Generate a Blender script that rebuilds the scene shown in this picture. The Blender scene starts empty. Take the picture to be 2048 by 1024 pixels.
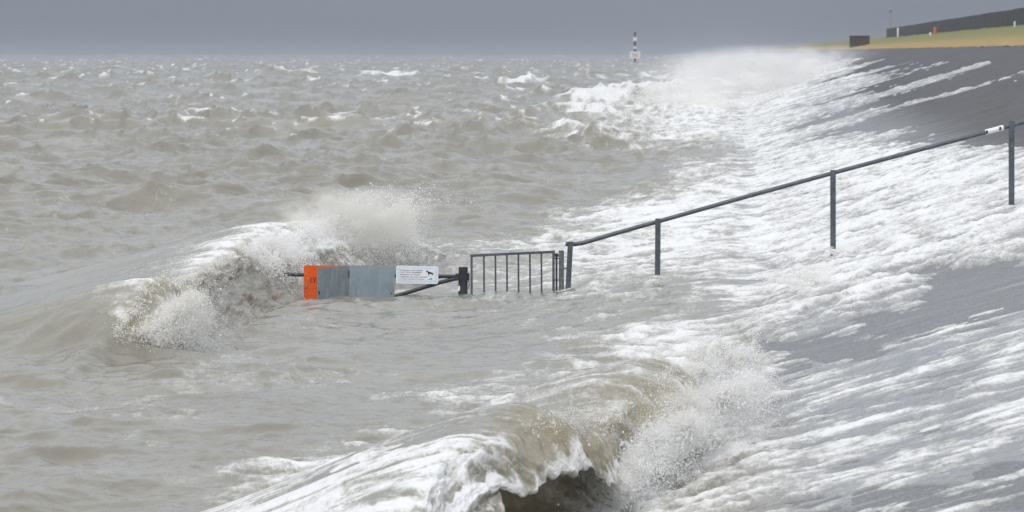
import bpy, math, random
import numpy as np
from mathutils import Vector

# ------------------------------------------------------------------ camera, sky, sun, exposure
R = math.radians
scene = bpy.context.scene
col = scene.collection
F_PX, HOR, CAM_H = 8000.0, 104.0, 2.9          # focal length in photo pixels (2048 wide), horizon row, eye height
cam_d = bpy.data.cameras.new('camera')
cam = bpy.data.objects.new('camera', cam_d)
col.objects.link(cam)
cam.location = (0, 0, CAM_H)
cam.rotation_euler = (R(90), 0, 0)
cam_d.sensor_width = 36.0
cam_d.lens = 36.0 * F_PX / 2048.0
cam_d.shift_y = -(512.0 - HOR) / 2048.0
cam_d.clip_start, cam_d.clip_end = 0.5, 30000.0
cam_d.dof.use_dof = True
cam_d.dof.focus_distance = 40.0
cam_d.dof.aperture_fstop = 9.0
scene.camera = cam

SUN_EL, SUN_AZ = 48.0, 200.0                    # behind the camera, a little to the left
world = bpy.data.worlds.new('World')
scene.world = world
world.use_nodes = True
wn, wl = world.node_tree.nodes, world.node_tree.links
wn.clear()
w_out = wn.new('ShaderNodeOutputWorld')
w_bg = wn.new('ShaderNodeBackground')
w_sky = wn.new('ShaderNodeTexSky')
w_sky.sky_type = 'NISHITA'
w_sky.sun_disc = False
w_sky.sun_elevation = R(SUN_EL)
w_sky.sun_rotation = R(SUN_AZ)
w_tc = wn.new('ShaderNodeTexCoord')
w_sep = wn.new('ShaderNodeSeparateXYZ')
wl.new(w_tc.outputs['Generated'], w_sep.inputs[0])
w_ramp = wn.new('ShaderNodeValToRGB')           # overcast sky: dark at the horizon, brightened steeply above it to light the water
w_ramp.color_ramp.elements[0].position = 0.0
w_ramp.color_ramp.elements[0].color = (0.222, 0.245, 0.300, 1)
w_ramp.color_ramp.elements[1].position = 1.0
w_ramp.color_ramp.elements[1].color = (1.12, 1.15, 1.20, 1)
for _p, _c in ((0.016, (0.232, 0.256, 0.312, 1)), (0.085, (0.58, 0.62, 0.69, 1)), (0.35, (0.88, 0.92, 0.985, 1))):
    _e = w_ramp.color_ramp.elements.new(_p)
    _e.color = _c
wl.new(w_sep.outputs['Z'], w_ramp.inputs[0])
w_nz = wn.new('ShaderNodeTexNoise')
w_nz.inputs['Scale'].default_value = 5.0
w_nz.inputs['Detail'].default_value = 5.0
w_map = wn.new('ShaderNodeMapping')
w_map.inputs['Scale'].default_value = (1, 1, 3.5)
wl.new(w_tc.outputs['Generated'], w_map.inputs[0])
wl.new(w_map.outputs[0], w_nz.inputs['Vector'])
w_mr = wn.new('ShaderNodeMapRange')
w_mr.inputs['From Min'].default_value = 0.3
w_mr.inputs['From Max'].default_value = 0.7
w_mr.inputs['To Min'].default_value = 0.93
w_mr.inputs['To Max'].default_value = 1.07
wl.new(w_nz.outputs['Fac'], w_mr.inputs['Value'])
w_mul = wn.new('ShaderNodeVectorMath')
w_mul.operation = 'SCALE'
wl.new(w_ramp.outputs['Color'], w_mul.inputs[0])
wl.new(w_mr.outputs[0], w_mul.inputs['Scale'])
w_skb = wn.new('ShaderNodeVectorMath')
w_skb.operation = 'SCALE'
w_skb.inputs['Scale'].default_value = 0.10
wl.new(w_sky.outputs[0], w_skb.inputs[0])
w_mix = wn.new('ShaderNodeMix')
w_mix.data_type = 'RGBA'
w_mix.inputs[0].default_value = 0.96             # closed cloud deck in front of the clear sky
wl.new(w_skb.outputs[0], w_mix.inputs[6])
wl.new(w_mul.outputs[0], w_mix.inputs[7])
wl.new(w_mix.outputs[2], w_bg.inputs['Color'])
w_bg.inputs['Strength'].default_value = 1.0
wl.new(w_bg.outputs[0], w_out.inputs['Surface'])

sun_d = bpy.data.lights.new('sun', 'SUN')
sun_d.energy = 1.35
sun_d.angle = R(25)
sun_d.color = (1.0, 0.965, 0.92)
sun = bpy.data.objects.new('sun', sun_d)
col.objects.link(sun)
_az, _el = R(SUN_AZ), R(SUN_EL)
_to_sun = Vector((math.sin(_az) * math.cos(_el), math.cos(_az) * math.cos(_el), math.sin(_el)))
sun.rotation_euler = _to_sun.to_track_quat('Z', 'Y').to_euler()

scene.view_settings.view_transform = 'Standard'
scene.view_settings.look = 'None'
scene.view_settings.exposure = 0.0
scene.view_settings.gamma = 1.0
scene.render.engine = 'CYCLES'
scene.cycles.use_denoising = True
scene.cycles.max_bounces = 8
scene.cycles.diffuse_bounces = 5
scene.cycles.glossy_bounces = 3
scene.cycles.transmission_bounces = 2
scene.cycles.volume_bounces = 1
scene.cycles.transparent_max_bounces = 8
scene.cycles.caustics_reflective = False
scene.cycles.caustics_refractive = False

# ------------------------------------------------------------------ numeric helpers
rng = np.random.default_rng(7)
_G = rng.uniform(0, 2 * math.pi, (256, 256)).astype(np.float32)
_GX, _GY = np.cos(_G), np.sin(_G)


def perlin(x, y):
    xi, yi = np.floor(x).astype(np.int32), np.floor(y).astype(np.int32)
    fx, fy = (x - xi).astype(np.float32), (y - yi).astype(np.float32)
    x0, y0, x1, y1 = xi & 255, yi & 255, (xi + 1) & 255, (yi + 1) & 255
    ux = fx * fx * fx * (fx * (fx * 6 - 15) + 10)
    uy = fy * fy * fy * (fy * (fy * 6 - 15) + 10)
    a = _GX[x0, y0] * fx + _GY[x0, y0] * fy
    b = _GX[x1, y0] * (fx - 1) + _GY[x1, y0] * fy
    c = _GX[x0, y1] * fx + _GY[x0, y1] * (fy - 1)
    d = _GX[x1, y1] * (fx - 1) + _GY[x1, y1] * (fy - 1)
    return 1.5 * ((a + ux * (b - a)) + uy * ((c + ux * (d - c)) - (a + ux * (b - a))))


def fbm(x, y, octs=4, gain=0.5, seed=0):
    s, amp, tot, f = 0.0, 1.0, 0.0, 1.0
    for o in range(octs):
        s = s + amp * perlin(x * f + 17.3 * seed + 5.1 * o, y * f - 9.7 * seed + 3.3 * o)
        tot += amp
        amp *= gain
        f *= 2.03
    return s / tot


def ridged(x, y, octs=4, gain=0.5, seed=0):
    s, amp, tot, f = 0.0, 1.0, 0.0, 1.0
    for o in range(octs):
        s = s + amp * (1 - 2 * np.abs(perlin(x * f + 13.1 * seed + 7.7 * o, y * f + 4.9 * seed - 2.3 * o)))
        tot += amp
        amp *= gain
        f *= 2.1
    return s / tot


def sstep(a, b, x):
    t = np.clip((x - a) / (b - a), 0, 1)
    return t * t * (3 - 2 * t)


def smax(a, b, k):
    h = np.clip(0.5 + 0.5 * (a - b) / k, 0, 1)
    return b + (a - b) * h + k * h * (1 - h)


W_DIR = np.array([0.64, -0.768])                # the wind sea runs in from the left and towards us


class Tile:                                      # one periodic patch of a random wind sea
    def __init__(self, L, N, std, peak, shortest, seed, spread=2.0):
        r = np.random.default_rng(seed)
        k1 = 2 * math.pi * np.fft.fftfreq(N, L / N)
        kx, ky = np.meshgrid(k1, k1, indexing='ij')
        k = np.sqrt(kx * kx + ky * ky)
        k[0, 0] = 1e-6
        kp = 2 * math.pi / peak
        c = (kx * W_DIR[0] + ky * W_DIR[1]) / k
        S = k ** -4.0 * np.exp(-1.25 * (kp / k) ** 2) * (0.12 + np.abs(c) ** spread)
        S *= np.exp(-(k * shortest / (2 * math.pi)) ** 2)
        S[0, 0] = 0
        h = np.sqrt(S) * (r.normal(size=(N, N)) + 1j * r.normal(size=(N, N)))
        z = np.fft.ifft2(h).real
        g = std / z.std()
        h *= g
        self.L, self.N = L, N
        dx, dy = -1j * kx / k * h, -1j * ky / k * h
        f = lambda a: np.fft.ifft2(a).real.astype(np.float32)
        jxx, jyy, jxy = f(1j * kx * dx), f(1j * ky * dy), f(1j * kx * dy)
        lam = 0.9
        self.maps = np.stack([f(h), -f(dx), -f(dy), (1 - lam * jxx) * (1 - lam * jyy) - (lam * jxy) ** 2], -1).astype(np.float32)

    def __call__(self, x, y):
        p, q = (x / self.L * self.N) % self.N, (y / self.L * self.N) % self.N
        i, j = p.astype(np.int32) % self.N, q.astype(np.int32) % self.N
        a, b = (p - np.floor(p))[..., None].astype(np.float32), (q - np.floor(q))[..., None].astype(np.float32)
        i1, j1 = (i + 1) % self.N, (j + 1) % self.N
        m = self.maps
        return (m[i, j] * (1 - a) + m[i1, j] * a) * (1 - b) + (m[i, j1] * (1 - a) + m[i1, j1] * a) * b


def spline(pts, n):                              # Catmull-Rom through rows of pts
    P = np.asarray(pts, float)
    P = np.vstack([2 * P[0] - P[1], P, 2 * P[-1] - P[-2]])
    t = np.linspace(0, len(P) - 3 - 1e-6, n)
    i = t.astype(int)
    f = (t - i)[:, None]
    p0, p1, p2, p3 = P[i], P[i + 1], P[i + 2], P[i + 3]
    return 0.5 * (2 * p1 + (p2 - p0) * f + (2 * p0 - 5 * p1 + 4 * p2 - p3) * f ** 2 + (3 * p1 - p0 - 3 * p2 + p3) * f ** 3)


# the dike: slope distance u is measured inland from the still-water line
SLOPE = 0.277
SH = 0.0557


def shore_x(Y):
    return 2.14 + SH * (Y - 47.0)


def at(px, py, Y):                               # a point at distance Y that the photograph shows at (px, py)
    return Vector(((px - 1024.0) / F_PX * Y, Y, CAM_H - (py - HOR) / F_PX * Y))


def on_slope(px, py, lift=0.0):
    a, b = (px - 1024.0) / F_PX, (py - HOR) / F_PX
    Y = (CAM_H - lift + SLOPE * (2.14 - SH * 47.0)) / (SLOPE * (a - SH) + b)
    return at(px, py, Y)


# ------------------------------------------------------------------ mesh and material helpers
def tag(o, label=None, cat=None, group=None, kind=None):
    if label: o['label'] = label
    if cat: o['category'] = cat
    if group: o['group'] = group
    if kind: o['kind'] = kind
    return o


def empty(name, loc, rz=0.0):
    o = bpy.data.objects.new(name, None)
    o.empty_display_size = 0.2
    col.objects.link(o)
    o.location = loc
    o.rotation_euler[2] = rz
    return o


def mesh_np(name, verts, quads, mat, attrs=None, smooth=True):
    me = bpy.data.meshes.new(name)
    nv, nq = len(verts), len(quads)
    me.vertices.add(nv)
    me.vertices.foreach_set('co', np.ascontiguousarray(verts, np.float32).ravel())
    me.loops.add(nq * 4)
    me.loops.foreach_set('vertex_index', np.ascontiguousarray(quads, np.int32).ravel())
    me.polygons.add(nq)
    me.polygons.foreach_set('loop_start', np.arange(0, nq * 4, 4, dtype=np.int32))
    me.update(calc_edges=True)
    me.polygons.foreach_set('use_smooth', np.full(nq, smooth))
    for k, v in (attrs or {}).items():
        a = me.attributes.new(k, 'FLOAT', 'POINT')
        a.data.foreach_set('value', np.ascontiguousarray(v, np.float32).ravel())
    me.materials.append(mat)
    o = bpy.data.objects.new(name, me)
    col.objects.link(o)
    return o


def grid_quads(nr, nc, base=0):
    i = (np.arange(nr - 1)[:, None] * nc + np.arange(nc - 1)[None, :]).ravel() + base
    return np.stack([i, i + 1, i + nc + 1, i + nc], -1)


class MB:                                        # collects simple shapes into one mesh
    def __init__(self):
        self.v, self.f = [], []

    def box(self, x0, x1, y0, y1, z0, z1, bev=0.0):
        b = len(self.v)
        if bev <= 0:
            self.v += [(x, y, z) for z in (z0, z1) for (x, y) in ((x0, y0), (x1, y0), (x1, y1), (x0, y1))]
            self.f += [tuple(b + i for i in q) for q in ((3, 2, 1, 0), (4, 5, 6, 7), (0, 1, 5, 4), (1, 2, 6, 5), (2, 3, 7, 6), (3, 0, 4, 7))]
            return self
        rings = [(z0, bev), (z0 + bev, 0), (z1 - bev, 0), (z1, bev)]
        for z, s in rings:
            X0, X1, Y0, Y1 = x0 + s, x1 - s, y0 + s, y1 - s
            c = bev * 0.7
            self.v += [(X0 + c, Y0, z), (X1 - c, Y0, z), (X1, Y0 + c, z), (X1, Y1 - c, z), (X1 - c, Y1, z), (X0 + c, Y1, z), (X0, Y1 - c, z), (X0, Y0 + c, z)]
        for k in range(3):
            for i in range(8):
                self.f.append((b + k * 8 + i, b + k * 8 + (i + 1) % 8, b + (k + 1) * 8 + (i + 1) % 8, b + (k + 1) * 8 + i))
        self.f.append(tuple(b + i for i in range(7, -1, -1)))
        self.f.append(tuple(b + 24 + i for i in range(8)))
        return self

    def tube(self, pts, r, n=14, caps=True):
        pts = [Vector(p) for p in pts]
        rs = r if isinstance(r, (list, tuple)) else [r] * len(pts)
        b = len(self.v)
        for i, p in enumerate(pts):
            t = (pts[min(i + 1, len(pts) - 1)] - pts[max(i - 1, 0)]).normalized()
            ref = Vector((0, 1, 0)) if abs(t.y) < 0.9 else Vector((1, 0, 0))
            a = t.cross(ref).normalized()
            c = t.cross(a).normalized()
            for k in range(n):
                w = 2 * math.pi * k / n
                q = p + (a * math.cos(w) + c * math.sin(w)) * rs[i]
                self.v.append(tuple(q))
        for i in range(len(pts) - 1):
            for k in range(n):
                self.f.append((b + i * n + k, b + i * n + (k + 1) % n, b + (i + 1) * n + (k + 1) % n, b + (i + 1) * n + k))
        if caps:
            self.f.append(tuple(b + k for k in range(n - 1, -1, -1)))
            e = b + (len(pts) - 1) * n
            self.f.append(tuple(e + k for k in range(n)))
        return self

    def plate(self, outline, y0, y1):            # outline in (x, z), extruded from y0 to y1
        b, n = len(self.v), len(outline)
        self.v += [(x, y0, z) for x, z in outline] + [(x, y1, z) for x, z in outline]
        self.f.append(tuple(b + i for i in range(n)))
        self.f.append(tuple(b + n + i for i in range(n - 1, -1, -1)))
        for i in range(n):
            j = (i + 1) % n
            self.f.append((b + j, b + i, b + n + i, b + n + j))
        return self

    def build(self, name, mat, parent=None, smooth=False, loc=(0, 0, 0), rot=(0, 0, 0)):
        me = bpy.data.meshes.new(name)
        me.from_pydata(self.v, [], self.f)
        me.update()
        if smooth:
            me.polygons.foreach_set('use_smooth', np.full(len(me.polygons), True))
            me.set_sharp_from_angle(angle=R(40))
        me.materials.append(mat)
        o = bpy.data.objects.new(name, me)
        col.objects.link(o)
        o.parent = parent
        o.location = loc
        o.rotation_euler = rot
        return o


def round_rect(x0, x1, z0, z1, r, n=5):
    out = []
    for cx, cz, a0 in ((x1 - r, z0 + r, -90), (x1 - r, z1 - r, 0), (x0 + r, z1 - r, 90), (x0 + r, z0 + r, 180)):
        for i in range(n + 1):
            a = R(a0 + 90.0 * i / n)
            out.append((cx + r * math.cos(a), cz + r * math.sin(a)))
    return out


class NT:                                        # short-hand for node trees
    def __init__(self, name):
        self.m = bpy.data.materials.new(name)
        self.m.use_nodes = True
        self.n, self.l = self.m.node_tree.nodes, self.m.node_tree.links
        self.n.clear()
        self.out = self.n.new('ShaderNodeOutputMaterial')

    def new(self, t, **kw):
        nd = self.n.new('ShaderNode' + t)
        for k, v in kw.items():
            setattr(nd, k, v)
        return nd

    def set(self, sock, v):
        if hasattr(v, 'links') or hasattr(v, 'is_output'):
            self.l.new(v, sock)
        else:
            sock.default_value = v

    def math(self, op, a, b=0.0, clamp=False):
        nd = self.new('Math', operation=op, use_clamp=clamp)
        self.set(nd.inputs[0], a)
        self.set(nd.inputs[1], b)
        return nd.outputs[0]

    def noise(self, vec, scale, detail=4.0, rough=0.55, dist=0.0):
        nd = self.new('TexNoise')
        self.l.new(vec, nd.inputs['Vector'])
        nd.inputs['Scale'].default_value = scale
        nd.inputs['Detail'].default_value = detail
        nd.inputs['Roughness'].default_value = rough
        nd.inputs['Distortion'].default_value = dist
        return nd.outputs['Fac']

    def mapping(self, vec, scale=(1, 1, 1), rot=(0, 0, 0)):
        nd = self.new('Mapping')
        self.l.new(vec, nd.inputs[0])
        nd.inputs['Scale'].default_value = scale
        nd.inputs['Rotation'].default_value = rot
        return nd.outputs[0]

    def rng(self, v, a, b, c=0.0, d=1.0, smooth=True):
        nd = self.new('MapRange', interpolation_type='SMOOTHSTEP' if smooth else 'LINEAR')
        self.l.new(v, nd.inputs['Value'])
        for k, x in zip(('From Min', 'From Max', 'To Min', 'To Max'), (a, b, c, d)):
            nd.inputs[k].default_value = x
        return nd.outputs[0]

    def mixc(self, f, a, b):
        nd = self.new('Mix', data_type='RGBA')
        self.set(nd.inputs[0], f)
        self.set(nd.inputs[6], a)
        self.set(nd.inputs[7], b)
        return nd.outputs[2]

    def bump(self, h, strength, dist, normal=None):
        nd = self.new('Bump')
        nd.inputs['Strength'].default_value = strength
        nd.inputs['Distance'].default_value = dist
        self.l.new(h, nd.inputs['Height'])
        if normal is not None:
            self.l.new(normal, nd.inputs['Normal'])
        return nd.outputs[0]

    def pbr(self, color, rough=0.5, metal=0.0, normal=None, ior=1.45, spec=0.5):
        nd = self.new('BsdfPrincipled')
        self.set(nd.inputs['Base Color'], color)
        self.set(nd.inputs['Roughness'], rough)
        nd.inputs['Metallic'].default_value = metal
        nd.inputs['IOR'].default_value = ior
        nd.inputs['Specular IOR Level'].default_value = spec
        if normal is not None:
            self.l.new(normal, nd.inputs['Normal'])
        return nd.outputs[0]

    def mixs(self, f, a, b):
        nd = self.new('MixShader')
        self.set(nd.inputs[0], f)
        self.l.new(a, nd.inputs[1])
        self.l.new(b, nd.inputs[2])
        return nd.outputs[0]

    def attr(self, name):
        return self.new('Attribute', attribute_name=name).outputs['Fac']

    def pos(self):
        return self.new('NewGeometry').outputs['Position']

    def obj(self):
        return self.new('TexCoord').outputs['Object']

    def done(self, s, vol=None):
        if s is not None:
            self.l.new(s, self.out.inputs['Surface'])
        if vol is not None:
            self.l.new(vol, self.out.inputs['Volume'])
        return self.m


def C(r, g, b):
    return (r, g, b, 1.0)


def make_water(name):
    m = NT(name)
    p = m.pos()
    foam, thin = m.attr('foam'), m.attr('thin')
    # fine ripples, elongated across the wind
    r1 = m.noise(m.mapping(p, (1.0, 0.35, 1.0), (0, 0, R(-17))), 9.0, 5.0, 0.6)
    r2 = m.noise(m.mapping(p, (1.0, 0.4, 1.0), (0, 0, R(20))), 2.4, 4.0, 0.6, 0.4)
    wn_ = m.bump(r1, 0.45, 0.03, m.bump(r2, 0.45, 0.10))
    tint = m.noise(p, 0.35, 3.0)
    wc = m.mixc(m.rng(tint, 0.3, 0.7), C(0.190, 0.176, 0.136), C(0.232, 0.219, 0.180))
    wc = m.mixc(thin, wc, C(0.50, 0.43, 0.28))
    wc = m.mixc(m.math('MULTIPLY', m.attr('film'), 0.85), wc, C(0.20, 0.202, 0.208))
    water = m.pbr(wc, 0.14, 0.0, wn_, 1.333, 0.5)
    tr = m.new('BsdfTranslucent')
    tr.inputs['Color'].default_value = C(0.62, 0.53, 0.33)
    water = m.mixs(m.math('MULTIPLY', thin, 0.45), water, tr.outputs[0])
    # foam: lace whose cover follows the foam attribute
    d1 = m.noise(m.mapping(p, (1.0, 0.35, 1.0)), 11.0, 6.0, 0.65, 0.6)
    d2 = m.noise(m.mapping(p, (1.0, 0.4, 1.0)), 45.0, 4.0, 0.6)
    det = m.math('ADD', m.math('MULTIPLY', m.math('SUBTRACT', d1, 0.5), 0.9), m.math('MULTIPLY', m.math('SUBTRACT', d2, 0.5), 0.45))
    ff = m.rng(m.math('ADD', foam, det), 0.28, 0.84, 0.0, 0.94)
    fh = m.math('ADD', m.math('MULTIPLY', d1, 1.0), m.math('MULTIPLY', d2, 0.5))
    fn = m.bump(fh, 0.55, 0.05)
    fcol = m.mixc(m.rng(m.math('ADD', foam, m.math('MULTIPLY', det, 0.7)), 0.35, 0.95), C(0.64, 0.63, 0.59), C(0.82, 0.825, 0.835))
    fsh = m.pbr(fcol, 0.75, 0.0, fn, 1.33, 0.25)
    return m.done(m.mixs(ff, water, fsh))


M = {}
M['water'] = make_water('stormy_water')


def make_asphalt():
    m = NT('wet_asphalt')
    p = m.pos()
    g = m.noise(m.mapping(p, (1.0, 0.45, 1.0)), 34.0, 3.0, 0.75)
    g2 = m.noise(m.mapping(p, (0.30, 1.3, 1.0), (0, 0, R(-3.2))), 1.6, 6.0, 0.65)
    g3 = m.noise(m.mapping(p, (0.10, 1.6, 1.0), (0, 0, R(-3.2))), 2.6, 5.0, 0.6)
    c = m.mixc(m.rng(g2, 0.3, 0.7), C(0.080, 0.082, 0.087), C(0.150, 0.153, 0.160))
    c = m.mixc(m.rng(g, 0.52, 0.72), c, C(0.27, 0.27, 0.27))
    c = m.mixc(m.rng(g, 0.46, 0.30), c, C(0.05, 0.05, 0.053))
    c = m.mixc(m.math('MULTIPLY', m.rng(g3, 0.56, 0.72), 0.35), c, C(0.42, 0.42, 0.42))
    rough = m.rng(g2, 0.3, 0.7, 0.25, 0.5)
    wetl = m.pbr(c, rough, 0.0, m.bump(g, 0.6, 0.02), 1.45, 0.6)
    dry = m.pbr(m.mixc(0.35, c, C(0.085, 0.086, 0.088)), 0.85, 0.0, m.bump(g, 0.6, 0.02), 1.45, 0.12)
    k = m.rng(m.math('ADD', m.attr('u'), m.math('MULTIPLY', m.math('SUBTRACT', g2, 0.5), 3.0)), 3.6, 5.6)
    return m.done(m.mixs(k, wetl, dry))


def make_grass():
    m = NT('dike_grass')
    p = m.pos()
    n1 = m.noise(m.mapping(p, (1.0, 0.15, 1.0)), 1.2, 5.0, 0.6)
    u = m.attr('u')
    k = m.rng(m.math('ADD', u, m.math('MULTIPLY', m.math('SUBTRACT', n1, 0.5), 4.0)), 12.4, 15.5)
    straw = m.mixc(n1, C(0.26, 0.165, 0.05), C(0.40, 0.29, 0.12))
    green = m.mixc(n1, C(0.115, 0.125, 0.04), C(0.25, 0.235, 0.08))
    return m.done(m.pbr(m.mixc(k, straw, green), 0.9, 0.0, m.bump(n1, 0.6, 0.2)))


def flat(name, c, rough=0.5, metal=0.0, var=0.25, scale=9.0, bump=0.0, chip=None, drip=0.0):
    m = NT(name)
    p = m.obj()
    n = m.noise(p, scale, 5.0, 0.6)
    dark = tuple(x * (1 - var) for x in c[:3]) + (1.0,)
    lite = tuple(min(1.0, x * (1 + var)) for x in c[:3]) + (1.0,)
    cc = m.mixc(m.rng(n, 0.3, 0.7), dark, lite)
    if drip:
        d = m.noise(m.mapping(p, (1.0, 1.0, 0.10)), 26.0, 4.0, 0.6)
        cc = m.mixc(m.math('MULTIPLY', m.rng(d, 0.52, 0.72), drip), cc, C(0.50, 0.50, 0.48))
        d2 = m.noise(m.mapping(p, (1.0, 1.0, 0.12)), 17.0, 4.0, 0.6)
        cc = m.mixc(m.math('MULTIPLY', m.rng(d2, 0.58, 0.75), drip * 0.8), cc, C(0.14, 0.12, 0.10))
    if chip:
        k = m.noise(p, 38.0, 4.0, 0.65)
        cc = m.mixc(m.math('MULTIPLY', m.rng(k, 0.60, 0.68), 0.75), cc, chip)
    nn = m.bump(n, bump, 0.01) if bump else None
    return m.done(m.pbr(cc, m.rng(n, 0.3, 0.7, rough * 0.85, min(1.0, rough * 1.15)), metal, nn))


M['asphalt'] = make_asphalt()
M['grass'] = make_grass()
M['steel'] = flat('grey_painted_steel', C(0.075, 0.092, 0.108), 0.36, 0.0, 0.30, 14.0, 0.15, C(0.17, 0.14, 0.12))
M['steel_dark'] = flat('dark_painted_steel', C(0.030, 0.036, 0.044), 0.4, 0.0, 0.3, 14.0, 0.1)
M['post_wood'] = flat('weathered_grey_post', C(0.115, 0.130, 0.135), 0.7, 0.0, 0.35, 25.0, 0.3)
M['orange'] = flat('orange_reflective_sheet', C(0.80, 0.115, 0.006), 0.4, 0.0, 0.10, 6.0, 0.0, None, 0.12)
M['grey_panel'] = flat('galvanised_panel', C(0.245, 0.305, 0.345), 0.45, 0.0, 0.10, 5.0, 0.0, C(0.20, 0.22, 0.23), 0.30)
M['grey_panel_dull'] = flat('galvanised_panel_back', C(0.225, 0.265, 0.29), 0.5, 0.0, 0.12, 7.0, 0.0, C(0.17, 0.18, 0.18), 0.35)
M['black'] = flat('black_print', C(0.012, 0.012, 0.014), 0.5)
M['sign_white'] = flat('sign_white', C(0.82, 0.84, 0.88), 0.35, 0.0, 0.02)
M['sign_blue'] = flat('sign_pale_blue', C(0.60, 0.75, 0.86), 0.35, 0.0, 0.04)
M['ink'] = flat('sign_ink', C(0.13, 0.14, 0.19), 0.5, 0.0, 0.05)
M['logo_blue'] = flat('logo_blue', C(0.10, 0.42, 0.72), 0.4, 0.0, 0.05)
M['zinc'] = flat('zinc_fitting', C(0.34, 0.33, 0.34), 0.4, 0.3, 0.2, 30.0)
M['rust'] = flat('rusty_hinge', C(0.16, 0.11, 0.09), 0.6, 0.2, 0.3, 30.0)
M['white_paint'] = flat('white_paint', C(0.78, 0.78, 0.80), 0.5, 0.0, 0.05)
M['band_black'] = flat('black_band', C(0.03, 0.032, 0.036), 0.5)
M['pink'] = flat('faded_pink_board', C(0.70, 0.48, 0.46), 0.6, 0.0, 0.08)
M['topmark'] = flat('dull_red_topmark', C(0.16, 0.06, 0.08), 0.6)
M['wall'] = flat('dark_wall', C(0.050, 0.055, 0.062), 0.8, 0.0, 0.4, 0.8, 0.3)
M['wall_brown'] = flat('brown_block', C(0.062, 0.048, 0.046), 0.8, 0.0, 0.3, 0.8, 0.3)
M['orange_post'] = flat('orange_marker', C(0.62, 0.22, 0.08), 0.6)


def make_spray():
    m = NT('white_spray')
    t = m.attr('tone')
    c = m.mixc(t, C(0.80, 0.74, 0.60), C(0.95, 0.95, 0.95))
    d = m.new('BsdfDiffuse')
    m.set(d.inputs['Color'], c)
    tr = m.new('BsdfTranslucent')
    m.set(tr.inputs['Color'], c)
    return m.done(m.mixs(0.45, d.outputs[0], tr.outputs[0]))


M['spray'] = make_spray()

# ------------------------------------------------------------------ the dike
def strip(name, u0, u1, zf, mat, nu, Ys, z_noise=0.0):
    u = np.linspace(u0, u1, nu)
    U, YY = np.meshgrid(u, Ys)
    X = shore_x(YY) + U
    Z = zf(U) + (z_noise * fbm(U * 0.7, YY * 0.25, 4) if z_noise else 0)
    V = np.stack([X, YY, Z], -1).reshape(-1, 3)
    return mesh_np(name, V, grid_quads(len(Ys), nu)[:, ::1], mat, {'u': U.ravel()})


YS = np.concatenate([np.linspace(8, 120, 200), np.geomspace(121, 6000, 260)])
Z_TOE, U_TOP, Z_TOP = 0.0, 11.4, SLOPE * 11.4
U_WALL = 18.9
Z_WALL = Z_TOP + 0.2 * (U_WALL - U_TOP)
slope = strip('dike_slope', -9.0, U_TOP, lambda u: SLOPE * u, M['asphalt'], 60, YS, 0.012)
tag(slope, 'wet grey asphalt slope of the sea dike rising to the right', kind='structure')


def grass_z(u):
    return np.where(u < U_WALL + 1.5, Z_TOP - 0.01 + 0.2 * (u - U_TOP), Z_TOP - 0.01 + 0.2 * (U_WALL + 1.5 - U_TOP) - 0.25 * (u - U_WALL - 1.5))


verge = strip('grass_verge', U_TOP - 0.15, 46.0, lambda u: grass_z(u), M['grass'], 90, YS, 0.10)
tag(verge, 'green and straw coloured grass strip along the dike top', kind='structure')

# ------------------------------------------------------------------ the sea
# foam cover over the water and the dike foot, 0 bare .. 9 closed white; columns run from left to right every 128,
# rows are stations along the shore (values read for the water plane and the slope together)
ROWS = [60, 104, 130, 160, 200, 240, 280, 320, 360, 400, 450, 500, 550, 600, 650, 700, 750, 800, 850, 900, 950, 1000, 1050, 1120]
FOAM = np.array([[int(c) for c in r] for r in [
    '00000000000000000',
    '00000000000242000',
    '00000000001585000',
    '00000000013796200',
    '00000000026884110',
    '00000000036773100',
    '00000000045785321',
    '00000000012378875',
    '00000000001689998',
    '00000000004788888',
    '00000000168888887',
    '00000004567888875',
    '00000024566678620',
    '00000122344567610',
    '00000112233475014',
    '00000001136721355',
    '00000001356644455',
    '00000046665545555',
    '00000023555555566',
    '00000255555666654',
    '00004665556666531',
    '00035665456664111',
    '00035665456651134',
    '00035665456651134']], float) / 9.0


def cover(px, py):
    c = np.clip(px / 128.0, 0, 15.999)
    r = np.interp(np.clip(py, ROWS[0], ROWS[-1] - 0.01), ROWS, np.arange(len(ROWS)))
    i, j = np.minimum(r.astype(int), len(ROWS) - 2), c.astype(int)
    a, b = r - i, c - j
    a, b = a * a * (3 - 2 * a), b * b * (3 - 2 * b)
    return (FOAM[i, j] * (1 - a) + FOAM[i + 1, j] * a) * (1 - b) + (FOAM[i, j + 1] * (1 - a) + FOAM[i + 1, j + 1] * a) * b


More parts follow.
